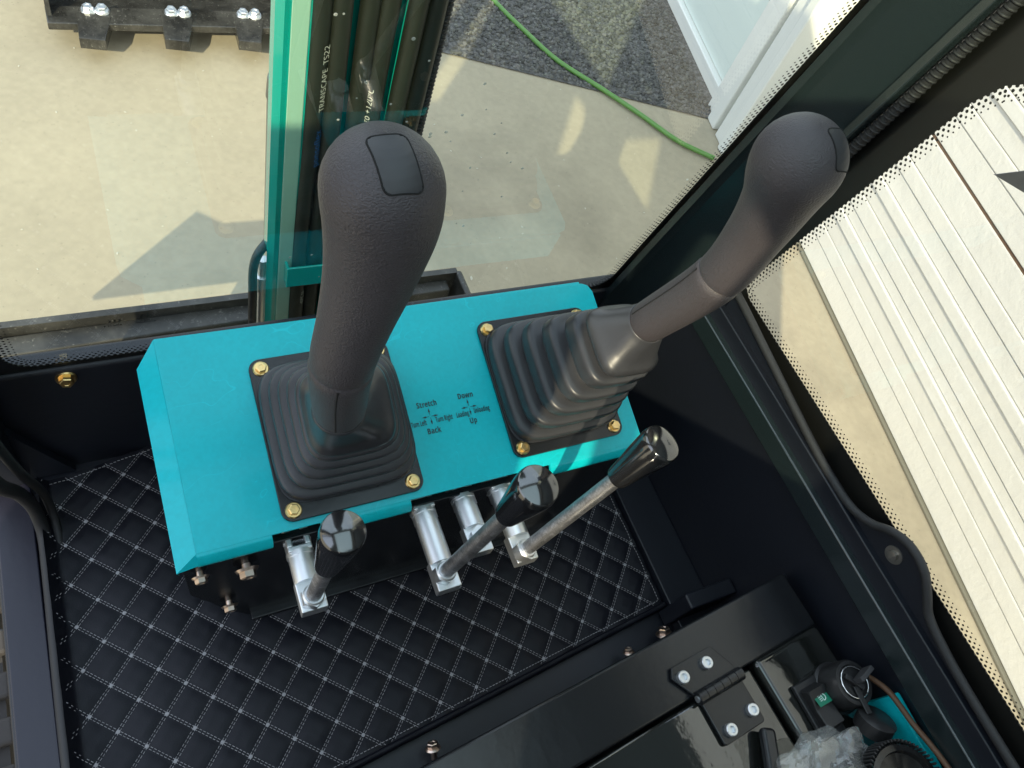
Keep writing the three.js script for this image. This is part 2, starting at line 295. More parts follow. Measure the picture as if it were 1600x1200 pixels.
// ================================================================ left track
{
  const t = thing('rubber_track', 'brown rubber track beside the open doorway', 'track', [-0.345, GY, 0]);
  mesh('belt', (() => { const s = new THREE.Shape(); s.absarc(-0.62, 0.17, 0.155, Math.PI / 2, 1.5 * Math.PI); s.absarc(0.62, 0.17, 0.155, -Math.PI / 2, Math.PI / 2); return new THREE.ExtrudeGeometry(s, { depth: 0.19, bevelEnabled: false }).rotateY(-Math.PI / 2).translate(0.095, 0, 0); })(), M.trackRubber, t);
  for (let k = 0; k < 20; k++) mesh('track_pad', bx(-0.105, 0.105, 0.322, 0.342, -0.62 + k * 0.062, -0.62 + k * 0.062 + 0.036, 0.006), M.trackRubber, t);
}

// ================================================================ boom with hydraulic hoses
{
  const b = thing('digger_boom', 'teal boom carrying black hydraulic hoses outside the windshield', 'boom', [0, 0, 0]);
  mesh('boom_body', bx(0.200, 0.352, -0.25, 1.25, -0.735, -0.70, 0.01), M.tealBoom, b);
  const edge = shapeOf([[0.1725, 0.70], [0.1735, 0.689], [0.180, 0.683], [0.1845, 0.684], [0.205, 0.684], [0.205, 0.704], [0.20, 0.74], [0.186, 0.74]]);
  mesh('edge_plate', new THREE.ExtrudeGeometry(edge, { depth: 1.5, bevelEnabled: true, bevelSize: 0.0015, bevelThickness: 0.001, bevelSegments: 2 }).rotateX(-Math.PI / 2).translate(0, -0.25, 0), M.tealBoom, b);
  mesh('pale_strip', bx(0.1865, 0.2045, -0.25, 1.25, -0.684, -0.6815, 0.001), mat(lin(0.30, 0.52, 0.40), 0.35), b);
  const xs = [0.2155, 0.2365, 0.2735, 0.2925, 0.3215, 0.3415], words = ['TRANSCAPE  TS22', '', '-40°C to +100°C  Wp 21MPa', '-40°C to +120°C', '-40°C to +100°C', ''];
  xs.forEach((x, i) => {
    const r = 0.0106 + (i % 2) * 0.0004, lean = i > 1 ? -0.012 : 0;
    const pts = []; for (let k = 0; k <= 10; k++) { const y = -0.2 + k * 0.145; pts.push(V(x + lean * (1 - y / 1.2) + 0.0015 * Math.sin(k * 1.7 + i), y, -0.686 + 0.0012 * Math.sin(k * 1.3 + 2 * i))); }
    const h = mesh('hydraulic_hose', tube(pts, r, 80, 16), M.hoseRubber, b);
    if (words[i]) {
      const cv = new THREE.CatmullRomCurve3(pts, false, 'centripetal'); let gs = [], y0 = i < 1 ? 0.47 : i === 2 ? 0.33 : i === 3 ? 0.42 : 0.36;
      const put = (str, yc, size, side) => { const g = textFlat(str, size, 1, fontR).rotateZ(Math.PI / 2); const p = cv.getPoint((yc + 0.2) / 1.45); const a = side; g.translate(0, 0, r + 0.0006).rotateY(a).translate(p.x, yc, p.z); return g; };
      const side = i === 0 ? 0.55 : -0.75;
      const w = mesh('lettering', join(put(words[i], y0, 0.0075, side), i > 1 ? put('-40°C', 0.12, 0.006, side) : put('-40°C to', 0.1, 0.006, side)), M.printWhite, h);
      if (i === 0) mesh('lettering', join(put('ponsoflex', 0.375, 0.009, side)), M.printBlue, h);
    }
  });
  const sl = []; for (let k = 0; k <= 12; k++) { const y = -0.1 + k * 0.11; sl.push(V(0.3535 - 0.010 * (1 - y / 1.2), y, -0.688)); }
  const sleeve = [tube(sl, 0.006, 60, 10)]; for (let k = 0; k < 200; k++) { const y = -0.05 + k * 0.0055; sleeve.push(new THREE.TorusGeometry(0.0062, 0.0011, 5, 12).rotateX(Math.PI / 2).translate(0.3535 - 0.010 * (1 - y / 1.2), y, -0.688)); }
  mesh('spiral_sleeve', join(sleeve), M.rubber, b);
  // steel strap that holds the hoses
  mesh('hose_strap', join(bx(0.196, 0.345, 0.139, 0.178, -0.671, -0.667, 0.0015), bx(0.1945, 0.1985, 0.139, 0.178, -0.71, -0.667, 0.0015), bx(0.342, 0.346, 0.139, 0.178, -0.71, -0.667, 0.0015)), M.tealBoom, b);
  mesh('ram_cylinder', join(cyl(V(0.207, -0.2, -0.762), V(0.205, 0.38, -0.762), 0.02, 0.02, 28), cyl(V(0.205, 0.38, -0.762), V(0.205, 0.405, -0.762), 0.0215, 0.02, 28)), mat(lin(0.16, 0.15, 0.12), 0.3, { metalness: 0.4 }), b);
  mesh('guard_loop', tube([V(0.155, -0.12, -0.69), V(0.155, 0.1, -0.69), V(0.156, 0.165, -0.69), V(0.162, 0.190, -0.69), V(0.174, 0.196, -0.70), V(0.188, 0.19, -0.72)], 0.0062, 50, 12), M.blackPlastic, b);
  mesh('hose_fitting', join(cyl(V(0.170, 0.02, -0.70), V(0.170, 0.10, -0.70), 0.007), cyl(V(0.170, 0.10, -0.70), V(0.170, 0.13, -0.70), 0.009, 0.009, 6), cyl(V(0.170, 0.13, -0.70), V(0.170, 0.165, -0.70), 0.006)), M.zinc, b);
}

// ================================================================ cab shell
const cab = thing('digger_cab', 'black painted operator cab of a small digger', 'cab', [0, 0, 0]);
const WZ = (y) => -0.535 + 0.17 * (y - 0.22);         // windshield plane
mesh('floor_pan', bx(-0.195, 0.72, -0.05, -0.006, -0.56, 0.62, 0.004), M.cab, cab);
mesh('cab_wall', bx(-0.2, 0.7, -0.05, 0.214, -0.565, -0.535, 0.006), M.cab, cab);
mesh('cab_wall', bx(0.681, 0.70, -0.05, 0.334, -0.53, 0.62, 0.002), M.cab, cab);
mesh('wall_ledge', bx(0.672, 0.688, 0.281, 0.3115, -0.44, 0.62, 0.0022), M.cabGloss, cab);
mesh('floor_step', bx(0.615, 0.681, -0.006, 0.016, -0.52, -0.06, 0.002), M.cab, cab);
mesh('kick_panel', bx(0.60, 0.68, 0.0, 0.085, -0.112, -0.09, 0.003), M.cab, cab);
for (const [x0, x1, z0, z1] of [[-0.21, -0.09, -0.42, 0.66], [0.60, 0.74, -0.42, 0.66], [-0.0895, 0.5995, -0.42, -0.32], [-0.0895, 0.5995, 0.52, 0.66]]) mesh('roof_panel', bx(x0, x1, 1.36, 1.40, z0, z1, 0.004), M.headliner, cab);
mesh('added_roof_hatch', new THREE.PlaneGeometry(0.689, 0.84).rotateX(-Math.PI / 2).translate(0.255, 1.38, 0.1), M.addedHatch, cab);  // unseen glass hatch, added to let more sky light and sun into the cab
mesh('added_shade_panel', bx(-0.205, -0.175, -0.05, 1.36, 0.04, 0.455, 0.006), M.headliner, cab);  // unseen solid panel, added to shade the hoses and the interior
for (const [x0, x1, y0, y1] of [[-0.2, 0.72, -0.05, 0.93], [-0.2, -0.16, 0.931, 1.36], [0.12, 0.72, 0.931, 1.36], [-0.159, 0.119, 1.30, 1.36]]) mesh('cab_wall', bx(x0, x1, y0, y1, 0.62, 0.66, 0.004), M.headliner, cab);
mesh('added_sun_pane', new THREE.PlaneGeometry(0.28, 0.37).translate(-0.02, 1.115, 0.64), M.tinted, cab);  // unseen rear pane, added where it lets sun reach the right sill
mesh('pillar', (() => { const g = bx(-0.20, -0.152, -0.05, 1.4, -0.03, 0.03, 0.006), p = g.attributes.position; for (let i = 0; i < p.count; i++) p.setZ(i, p.getZ(i) + WZ(p.getY(i)) + 0.035 - 0.01); g.computeVertexNormals(); return g; })(), M.cab, cab);
mesh('bolt', hexBolt(V(-0.077, 0.198, -0.534), V(0, 0.2, 1), 0.0075, 0.3), M.yellowZinc, cab);  // yellow bolt put in for a small sunlit spot on this wall
// lower left corner gusset of the front wall
mesh('corner_gusset', (() => { const s = shapeOf([[-0.155, 0.0], [-0.10, 0.0], [-0.152, 0.12]]); return new THREE.ExtrudeGeometry(s, { depth: 0.01, bevelEnabled: false }).translate(0, 0, -0.534); })(), M.cab, cab);
// doorway: threshold and rubber seal
mesh('door_threshold', bx(-0.19, -0.151, -0.07, 0.004, -0.52, 0.6, 0.002), M.threshold, cab);
mesh('door_seal', join(tube([V(-0.142, 0.012, 0.5), V(-0.141, 0.012, 0.1), V(-0.143, 0.012, -0.2), V(-0.141, 0.011, -0.40), V(-0.141, 0.014, -0.44), V(-0.142, 0.045, -0.456), V(-0.142, 0.13, -0.44), V(-0.142, 0.24, -0.40), V(-0.142, 0.5, -0.345), V(-0.142, 1.3, -0.23)], 0.0075, 160, 12),
  tube([V(-0.127, 0.008, 0.5), V(-0.127, 0.008, -0.44), V(-0.128, 0.045, -0.465), V(-0.128, 0.24, -0.418), V(-0.128, 1.3, -0.24)], 0.005, 120, 8)), M.rubber, cab);
// right front pillar, leaning back
{
  const sec = [[0.625, 0.010], [0.633, 0.005], [0.642, 0.011], [0.680, 0.049], [0.684, 0.058], [0.702, 0.058], [0.72, 0.05], [0.72, 0.0005], [0.625, 0.0005]];   // (x, dz) around the windshield plane
  const g = new THREE.ExtrudeGeometry(shapeOf(sec), { depth: 1.4, bevelEnabled: false }), p = g.attributes.position;
  const q = []; for (let i = 0; i < p.count; i++) { const y = p.getZ(i); q.push(p.getX(i), y, WZ(y) + p.getY(i)); }
  g.setAttribute('position', new THREE.Float32BufferAttribute(q, 3)); g.computeVertexNormals();
  mesh('pillar', g, M.cabGloss, cab);
  mesh('pillar_lip', (() => { const h = bx(0.6775, 0.694, 0.3, 1.36, 0.0485, 0.0595, 0.002), r = h.attributes.position; for (let i = 0; i < r.count; i++) r.setZ(i, r.getZ(i) + WZ(r.getY(i))); h.computeVertexNormals(); return h; })(), M.cabGloss, cab);
  const seal = []; for (let k = 0; k < 150; k++) { const y = 0.335 + k * 0.0062; seal.push(new THREE.TorusGeometry(0.0052, 0.0016, 5, 10).rotateX(Math.PI / 2).translate(0.690, y, WZ(y) + 0.067)); }
  seal.push(tube([V(0.690, 0.33, WZ(0.33) + 0.067), V(0.690, 0.8, WZ(0.8) + 0.067), V(0.690, 1.3, WZ(1.3) + 0.067)], 0.0055, 40, 10));
  mesh('ribbed_seal', join(seal), M.rubber, cab);
}
mesh('pillar', bx(0.68, 0.72, 0.3, 1.36, 0.5, 0.62, 0.004), M.cab, cab);
// windshield: frit-edged glass
const hexDisc = (r) => new THREE.CircleGeometry(r, 7);
{
  const slope = Math.atan(0.17), L = 1.15;
  const toWS = (g, off) => g.rotateX(slope).translate(0, 0.22 + off * Math.sin(slope), -0.535 + off * Math.cos(slope));
  const hole = roundRect(-0.126, 0.004, 0.622, 1.05, 0.03, THREE.Path), fr = roundRect(-0.155, -0.03, 0.655, 1.12, 0.03); fr.holes.push(hole);
  const gl = mesh('windshield', toWS(new THREE.PlaneGeometry(0.78, 1.13).translate(0.25, 0.55, 0), -0.006), M.glass, cab);
  mesh('frit_band', toWS(new THREE.ExtrudeGeometry(fr, { depth: 0.0015, bevelEnabled: false, curveSegments: 16 }), -0.0055), M.frit, gl);
  const dots = [], pts = roundRect(-0.126, 0.004, 0.622, 1.05, 0.03).getSpacedPoints(600);
  const c = new THREE.Vector2(0.25, 0.5);
  for (let row = 0; row < 4; row++) for (let i = 0; i < pts.length; i++) {
    const p = pts[i], t = pts[(i + 1) % pts.length].clone().sub(pts[(i + pts.length - 1) % pts.length]).normalize(), nrm = new THREE.Vector2(-t.y, t.x);
    const d = -0.0002 + row * 0.0046, x = p.x + nrm.x * d + (row % 2 ? t.x * 0.003 : 0), y = p.y + nrm.y * d + (row % 2 ? t.y * 0.003 : 0);
    if (y > 0.85) continue; dots.push(hexDisc(0.0022 - row * 0.00040).translate(x, y, 0));
  }
  const dm = mesh('frit_dots', toWS(join(dots), -0.0045), M.frit, gl); dm.userData.kind = 'stuff';
  const drops = []; for (let k = 0; k < 90; k++) { const r = 0.0006 + rnd() * 0.0011; drops.push(new THREE.SphereGeometry(r, 8, 5).scale(1, 1, 0.35).translate(0.15 + rnd() * 0.22, 0.1 + rnd() * 0.5, 0.0004)); }
  mesh('water_spots', toWS(join(drops), -0.0065), mat(lin(0.75, 0.78, 0.74), 0.05, { transmission: 0.7, thickness: 0 }), gl).userData.kind = 'stuff';
  // certification marks printed on the glass
  const ring = (rx, ry, w) => { const s = new THREE.Shape(); s.absellipse(0, 0, rx, ry, 0, 7); const h = new THREE.Path(); h.absellipse(0, 0, rx - w, ry - w, 0, 7); s.holes.push(h); return new THREE.ShapeGeometry(s, 20); };
  const st = [ring(0.0105, 0.0058, 0.0011).translate(-0.019, 0.083, 0), ring(0.008, 0.0062, 0.0010).translate(0.010, 0.0865, 0)];
  for (let k = 0; k < 3; k++) { const s = new THREE.Shape(); s.absarc(0, 0, 0.0034, -1.1, 1.1); s.absarc(-0.0006, 0, 0.0026, 1.1, -1.1, true); st.push(new THREE.ShapeGeometry(s).translate(-0.0245 + k * 0.0046, 0.083, 0)); }
  st.push(textFlat('F', 0.006).translate(0.0085, 0.0865, 0), bxFlat(0.0132, 0.0815, 0.0142, 0.0915));
  st.push(textFlat('E 13 0049', 0.0028).translate(-0.02, 0.0735, 0), textFlat('R-002 L', 0.0026).translate(0.012, 0.0765, 0), textFlat('LAMINATED', 0.0024).translate(0.011, 0.0725, 0));
  function bxFlat(x0, y0, x1, y1) { return new THREE.PlaneGeometry(x1 - x0, y1 - y0).translate((x0 + x1) / 2, (y0 + y1) / 2, 0); }
  mesh('glass_stamp', toWS(join(st), -0.0045), M.frit, gl);
}
// right window: sill panel with a bump, rubber edge, glass with frit
const RX = 0.69;
{
  const edge = [[-0.40, 0.364], [-0.3777, 0.362], [-0.3133, 0.354], [-0.1468, 0.3364], [-0.1038, 0.340], [-0.08, 0.3527], [-0.0631, 0.371], [-0.0434, 0.381], [-0.0152, 0.379], [0.0078, 0.365], [0.0253, 0.3524], [0.0647, 0.3448], [0.1106, 0.3423], [0.174, 0.342], [0.62, 0.342]];
  const cv = new THREE.CatmullRomCurve3(edge.map(([z, y]) => V(0, y, z)), false, 'centripetal'), e = cv.getPoints(90);
  const s = shapeOf([[-0.40, 0.308], ...e.map((p) => [p.z, p.y]), [0.62, 0.308]].map(([z, y]) => [-z, y]));
  mesh('sill_panel', new THREE.ExtrudeGeometry(s, { depth: 0.006, bevelEnabled: false }).rotateY(Math.PI / 2).translate(0.6895, 0, 0), M.cab, cab);
  mesh('edge_trim', tube(e.map((p) => V(0.688, p.y, p.z)), 0.005, 200, 10), M.rubber, cab);
  mesh('panel_screw', join(lathe([[0, 0.004], [0.0035, 0.0042], [0.0058, 0.003], [0.0062, 0], [0.0105, 0], [0.0112, -0.003], [0, -0.003]], V(0.6885, 0.3539, -0.0419), V(-1, 0, 0))), mat(lin(0.35, 0.33, 0.3), 0.35, { metalness: 0.9 }), cab);
  for (const [z, y] of [[-0.155, 0.322], [-0.05, 0.3235], [0.03, 0.327], [0.1, 0.325]]) mesh('paint_dent', hexBolt(V(0.6885, y, z), V(-1, 0, 0), 0.0022), M.cabGloss, cab);
  const lean = (y) => -0.4105 + (y - 0.37) * 0.19;
  const hole = [[lean(0.385) + 0.002, 0.383], [lean(0.7) , 0.70], [lean(0.74) + 0.005, 0.728], [lean(0.74) + 0.02, 0.742], [lean(0.74) + 0.045, 0.745], [0.05, 0.70], [0.35, 0.66], [0.45, 0.62], [0.45, 0.40], [0.42, 0.363], [-0.39, 0.361], [-0.405, 0.368]];
  const outer = [[lean(0.33) - 0.045, 0.325], [lean(1.3) - 0.04, 1.32], [0.56, 1.32], [0.56, 0.325]];
  const fs = shapeOf(outer.map(([z, y]) => [-z, y])), hc = new THREE.SplineCurve(hole.map(([z, y]) => new THREE.Vector2(-z, y)));
  // straight-sided hole with small rounded corners
  const hp = []; for (let i = 0; i < hole.length; i++) { const a = hole[i], b = hole[(i + 1) % hole.length], n = Math.max(2, Math.round(Math.hypot(b[0] - a[0], b[1] - a[1]) / 0.004)); for (let k = 0; k < n; k++) hp.push([a[0] + (b[0] - a[0]) * k / n, a[1] + (b[1] - a[1]) * k / n]); }
  const path = new THREE.Path(hole.map(([z, y]) => new THREE.Vector2(-z, y))); path.closePath(); fs.holes.push(path);
  const gl = mesh('side_window', new THREE.ExtrudeGeometry(shapeOf(outer.map(([z, y]) => [-z, y])), { depth: 0.0001, bevelEnabled: false }) && new THREE.ShapeGeometry(shapeOf(outer.map(([z, y]) => [-z, y]))).rotateY(Math.PI / 2).translate(0.7065, 0, 0), M.clear, cab);
  mesh('frit_band', new THREE.ExtrudeGeometry(fs, { depth: 0.0015, bevelEnabled: false }).rotateY(Math.PI / 2).translate(0.7035, 0, 0), M.frit, gl);
  const dots = [], loop = new THREE.CurvePath(); for (let i = 0; i < hole.length; i++) { const a = hole[i], b = hole[(i + 1) % hole.length]; loop.add(new THREE.LineCurve(new THREE.Vector2(a[0], a[1]), new THREE.Vector2(b[0], b[1]))); }
  const count = Math.round(loop.getLength() / 0.0064);
  for (let row = 0; row < 4; row++) for (let i = 0; i < count; i++) {
    const u = (i + (row % 2) / 2) / count, a = loop.getPointAt(u), t = loop.getTangentAt(u); let n = new THREE.Vector2(-t.y, t.x); if ((-0.1 - a.x) * n.x + (0.5 - a.y) * n.y < 0) n.negate();
    const d = 0.0004 + row * 0.0040, z = a.x + n.x * d, y = a.y + n.y * d; if (z > 0.3) continue;
    dots.push(hexDisc(0.0020 - row * 0.00036).rotateY(-Math.PI / 2).translate(0.7030, y, z));
  }
  mesh('frit_dots', join(dots), M.frit, gl).userData.kind = 'stuff';
}
// unseen solid door, added and sized to block sun from behind
{
  const d = thing('added_cab_door', 'unseen solid black cab door added behind the doorway to block sun', 'door', [-0.21, 0, 0.42]);
  mesh('door_panel', bx(-0.63, 0, -0.05, 1.295, 0, 0.035, 0.01), M.cab, d);
  mesh('door_handle', tube([V(-0.5, 0.6, -0.002), V(-0.5, 0.6, -0.04), V(-0.5, 0.75, -0.04), V(-0.5, 0.75, -0.002)], 0.008, 40, 10), M.blackPlastic, d);
}
// mirror bracket outside the right window
{
  const b = thing('mirror_bracket', 'grey metal mirror bracket outside the right window', 'bracket', [0.85, 0.62, -0.32]);
  mesh('bracket_plate', new THREE.ExtrudeGeometry(shapeOf([[0.022, -0.012], [-0.01, 0.026], [-0.09, 0.05], [-0.09, -0.02], [-0.02, 0.0]].map(([a, c]) => [a, c])), { depth: 0.006, bevelEnabled: true, bevelSize: 0.001, bevelThickness: 0.001, bevelSegments: 2 }).rotateY(Math.PI / 2), mat(lin(0.2, 0.2, 0.21), 0.4, { metalness: 0.5 }), b);
  mesh('bolt', hexBolt(V(-0.001, 0.012, 0.035), V(-1, 0, 0), 0.007), M.zinc, b);
}

// ================================================================ quilted floor mat
{
  const a = [0.0252, 0.0248], bb = [0.0248, -0.0265], o = [0.130, -0.226], det = a[0] * bb[1] - a[1] * bb[0];
  const toUV = (x, z) => { const dx = x - o[0], dz = z - o[1]; return [(dx * bb[1] - dz * bb[0]) / det, (a[0] * dz - a[1] * dx) / det]; };
  const toXZ = (u, v) => [o[0] + a[0] * u + bb[0] * v, o[1] + a[1] * u + bb[1] * v];
  const xL = -0.128, xR = 0.612, zF = (x) => -0.512 - 0.03 * Math.min(1, Math.max(0, (x + 0.13) / 0.15)), rear = (x) => -0.046 - 0.075 * (x + 0.128) / 0.74 * 1.0;
  const inside = (x, z, m = 0.003) => x > xL - 0.012 + m && x < xR - m && z > zF(x) + m && z < rear(x) - m && !(x > 0.055 && x < 0.5 && z < -0.278 - 0.0 && false);
  const tri = (t) => { const f = t - Math.floor(t); return Math.min(f, 1 - f); };
  const wr = (x, z) => 0.0022 * (fbm(x * 0.9 + 3, z * 0.9 + 5, 9, 3, 301) - 0.5) * 2;
  const height = (x, z) => {
    const [u, v] = toUV(x, z), p = Math.min(1, tri(u) / 0.3) , q = Math.min(1, tri(v) / 0.3), k = Math.pow(p * q, 0.5);
    let y = 0.0035 + 0.0030 * k + 0.0016 * k * (fbm(x * 1.3, z * 1.3, 24, 3, 305) - 0.5) + wr(x, z);
    if (x < xL) y += (xL - x) * 1.9; else if (x < xL + 0.03) y += 0.004 * Math.pow((xL + 0.03 - x) / 0.03, 2);
    return y;
  };
  const matT = thing('floor_mat', 'black diamond quilted floor mat with white stitching', 'mat', [0, 0, 0]);
  const nx = 250, nz = 170, pos = [], idx = [];
  for (let j = 0; j <= nz; j++) for (let i = 0; i <= nx; i++) { const x = xL - 0.012 + (xR - xL + 0.012) * i / nx, z = zF(x) + (rear(x) - zF(x)) * j / nz; pos.push(x, height(x, z), z); }
  for (let j = 0; j < nz; j++) for (let i = 0; i < nx; i++) { const k = j * (nx + 1) + i; idx.push(k, k + nx + 1, k + 1, k + 1, k + nx + 1, k + nx + 2); }
  const g = new THREE.BufferGeometry(); g.setAttribute('position', new THREE.Float32BufferAttribute(pos, 3)); g.setIndex(idx); g.computeVertexNormals();
  mesh('quilted_pad', g, M.leatherMat, matT);
  // stitches: small dashes in double rows along both families of seams
  const sp = [], si = []; const dash = (x, z, dx, dz, len, w) => {
    const y0 = height(x, z) + 0.0004, nxv = -dz, nzv = dx, b = sp.length / 3;
    for (const [s, t, hgt] of [[-1, -1, 0], [1, -1, 0], [1, 1, 0], [-1, 1, 0], [-0.6, 0, 0.0006], [0.6, 0, 0.0006]]) sp.push(x + dx * s * len + nxv * t * w, y0 + hgt, z + dz * s * len + nzv * t * w);
    si.push(b, b + 4, b + 5, b, b + 5, b + 1, b + 3, b + 5, b + 4, b + 3, b + 2, b + 5, b, b + 3, b + 4, b + 1, b + 5, b + 2);
  };
  for (let fam = 0; fam < 2; fam++) { const d = fam ? bb : a, l = Math.hypot(...d), dx = d[0] / l, dz = d[1] / l;
    for (let n = -30; n <= 30; n++) for (const off of [-0.0013, 0.0013]) for (let s = -1.2; s < 1.2; s += 0.0046) {
      const [x0, z0] = fam ? toXZ(n, 0) : toXZ(0, n), x = x0 + dx * s - dz * off, z = z0 + dz * s + dx * off; if (!inside(x, z)) continue;
      dash(x, z, dx, dz, 0.0015, 0.00024 + 0.00008 * rnd());
    } }
  for (let x = xL; x < xR - 0.004; x += 0.0046) { dash(x, rear(x) - 0.006, 1, -0.09, 0.0015, 0.0004); if (x < 0) dash(x, zF(x) + 0.006, 1, 0, 0.0015, 0.0004); }
  for (let z = -0.52; z < rear(xR) - 0.006; z += 0.0046) dash(xR - 0.006, z, 0, 1, 0.0015, 0.0004);
  for (let u = -30; u <= 30; u++) for (let v = -30; v <= 30; v++) { const [x, z] = toXZ(u, v); if (inside(x, z, 0.005)) for (let k = 0; k < 3; k++) { const t = k * 1.05 + 0.3; dash(x, z, Math.cos(t), Math.sin(t), 0.0022, 0.0010); } }
  const sg = new THREE.BufferGeometry(); sg.setAttribute('position', new THREE.Float32BufferAttribute(sp, 3)); sg.setIndex(si); sg.computeVertexNormals();
  mesh('stitching', sg, M.thread, matT).userData.kind = 'stuff';
  // folded hem along the rear edge
  const hem = []; for (let k = 0; k <= 40; k++) { const x = xL + (xR - xL) * k / 40; hem.push(V(x, 0.0055 + 0.0015 * Math.sin(k * 1.9) * rnd(), rear(x) + 0.003)); }
  mesh('hem', tube(hem, 0.0045, 120, 8), M.leatherMat, matT);
}

// ================================================================ control console
const CON = { o: V(-0.0063, 0.255, -0.2649), tilt: THREE.MathUtils.degToRad(14) };
const conPoint = (x, y, z) => V(x, y, z).applyAxisAngle(V(1, 0, 0), CON.tilt).add(CON.o);
const conNormal = V(0, Math.cos(CON.tilt), Math.sin(CON.tilt));
const con = thing('control_console', 'teal sheet metal console carrying two joysticks', 'console', CON.o.toArray());
con.rotation.x = CON.tilt;
{
  const z0 = -0.012;
  const outline = [[0.0195, -0.206], [0.0195, -0.2316 + 0.001], [0.021, -0.2316], [0.524, -0.2275], [0.532, -0.224], [0.5365, -0.215], [0.5355, z0], [0.404, z0], [0.2335, z0], [0.1375, z0], [0.0895, z0], [0.0195, z0]];
  mesh('console_plate', plate(shapeOf(outline.map(([x, z]) => [x, -z])), 0, 0.004, 0.0006), M.teal, con);
  // rear lips with a rounded bend
  const lip = (x0, x1, dz, drop) => { const prof = new THREE.Shape(); prof.moveTo(0, 0); const R = 0.011; for (let k = 0; k <= 8; k++) { const t = k / 8 * Math.PI / 2; prof.lineTo(R * Math.sin(t), R * Math.cos(t) - R); } prof.lineTo(R, -R - drop); prof.lineTo(R - 0.004, -R - drop); prof.lineTo(R - 0.004, -R); for (let k = 8; k >= 0; k--) { const t = k / 8 * Math.PI / 2; prof.lineTo((R - 0.004) * Math.sin(t), (R - 0.004) * Math.cos(t) - R); }
    return new THREE.ExtrudeGeometry(prof, { depth: x1 - x0, bevelEnabled: false }).rotateY(-Math.PI / 2).scale(1, 1, 1).rotateY(Math.PI).translate(0, 0, 0).applyMatrix4(new THREE.Matrix4().makeScale(1, 1, 1)).translate(x0, -0.0001, dz); };
  const lipAt = (x0, x1, drop) => { const g = lip(0, x1 - x0, 0, drop); g.computeBoundingBox(); const b = g.boundingBox; if (b.max.z < 0.002) g.rotateY(Math.PI); g.computeBoundingBox(); return toCreasedNormals(g.translate(x0 - g.boundingBox.min.x, -0.0002, z0 - g.boundingBox.min.z - 0.0002), 0.7); };
  mesh('folded_lip', lipAt(0.0195, 0.0895, 0.006), M.teal, con);
  mesh('folded_lip', lipAt(0.1375, 0.2335, 0.004), M.teal, con);
  mesh('folded_lip', lipAt(0.404, 0.5355, 0.004), M.teal, con);
  // left flange folded down
  const fl = new THREE.BufferGeometry(), q = [];
  const P = (x, y, z) => [x, y, z]; const A = P(0.0195, 0, -0.2306), B = P(0.0195, 0, z0), Bb = P(0.0195, -0.010, -0.0015), C = P(0.0, -0.0105, 0.0005), D = P(0.0, -0.0105, -0.206);
  const tri3 = (...t) => q.push(...t.flat()); tri3(A, D, B); tri3(B, D, C); tri3(B, C, Bb);
  const dn = (p) => [p[0] + 0.002, p[1] - 0.02, p[2]]; tri3(D, dn(D), C); tri3(C, dn(D), dn(C)); tri3(A, dn(D), D); tri3(A, dn(A), dn(D));
  fl.setAttribute('position', new THREE.Float32BufferAttribute(q, 3)); fl.computeVertexNormals(); mesh('flange', fl, M.teal, con);
  mesh('flange', bx(0.5325, 0.5363, -0.035, -0.004, -0.214, -0.016, 0.001), M.teal, con);
  mesh('flange', bx(0.02, 0.524, -0.05, -0.0035, -0.2315, -0.2275, 0.001), M.teal, con);
  // support bracket below (vertical in the world)
  const inv = new THREE.Matrix4().makeRotationX(-CON.tilt).multiply(new THREE.Matrix4().makeTranslation(-CON.o.x, -CON.o.y, -CON.o.z));
  const br = shapeOf([[0.0, 0.225], [0.003, 0.14], [0.022, 0.095], [0.036, 0.055], [0.064, 0.004], [0.5, 0.004], [0.52, 0.2], [0.52, 0.232], [0.0, 0.232]]);
  const brk = mesh('support_bracket', new THREE.ExtrudeGeometry(br, { depth: 0.006, bevelEnabled: true, bevelSize: 0.001, bevelThickness: 0.001, bevelSegments: 2 }).translate(0, 0, -0.284).applyMatrix4(inv), M.plateBlack, con);
  mesh('bracket_foot', bx(0.064, 0.5, 0.0065, 0.0125, -0.285, -0.268, 0.002).applyMatrix4(inv), M.plateBlack, con);
  for (const [x, y, z, s] of [[0.0588, 0.1911, -0.275, 0.0085], [0.0399, 0.0833, -0.275, 0.0065], [0.014, 0.205, -0.275, 0.006]]) mesh('bolt', hexBolt(V(x, y, z + 0.003), V(0, -0.15, 1), s, 0.4, 0.012).applyMatrix4(inv), M.pinkZinc, con);
  mesh('valve_block', bx(0.05, 0.5, 0.01, 0.19, -0.44, -0.31, 0.01).applyMatrix4(inv), M.plateBlack, con);
  // printed instructions
  const label = [], put = (g, x, z) => label.push(g.rotateX(-Math.PI / 2).translate(x, 0.0006, z));
  const W = [['Stretch', 0.2789, -0.111, 0.0064, 0.78], ['Turn Left', 0.2645, -0.0905, 0.0060, 0.49], ['Turn Right', 0.2946, -0.0912, 0.0060, 0.49], ['Back', 0.2797, -0.080, 0.0064, 0.8], ['Down', 0.3265, -0.1124, 0.0064, 0.8], ['Loading', 0.3172, -0.0915, 0.0060, 0.49], ['Unloading', 0.3412, -0.0926, 0.0060, 0.49], ['Up', 0.3277, -0.082, 0.0064, 0.8]];
  for (const [t, x, z, s, k] of W) put(textFlat(t, s, k, font), x, z);
  const arrow = () => new THREE.ShapeGeometry(shapeOf([[0.0012, -0.0002], [0.0045, -0.0003], [0.0055, -0.0011], [0.0098, 0], [0.0055, 0.0011], [0.0045, 0.0003], [0.0012, 0.0002]]));
  for (const [x, z] of [[0.2794, -0.0963], [0.327, -0.098]]) for (let k = 0; k < 4; k++) put(arrow().rotateZ(k * Math.PI / 2), x, z);
  mesh('instruction_print', join(label), M.print, con);
}

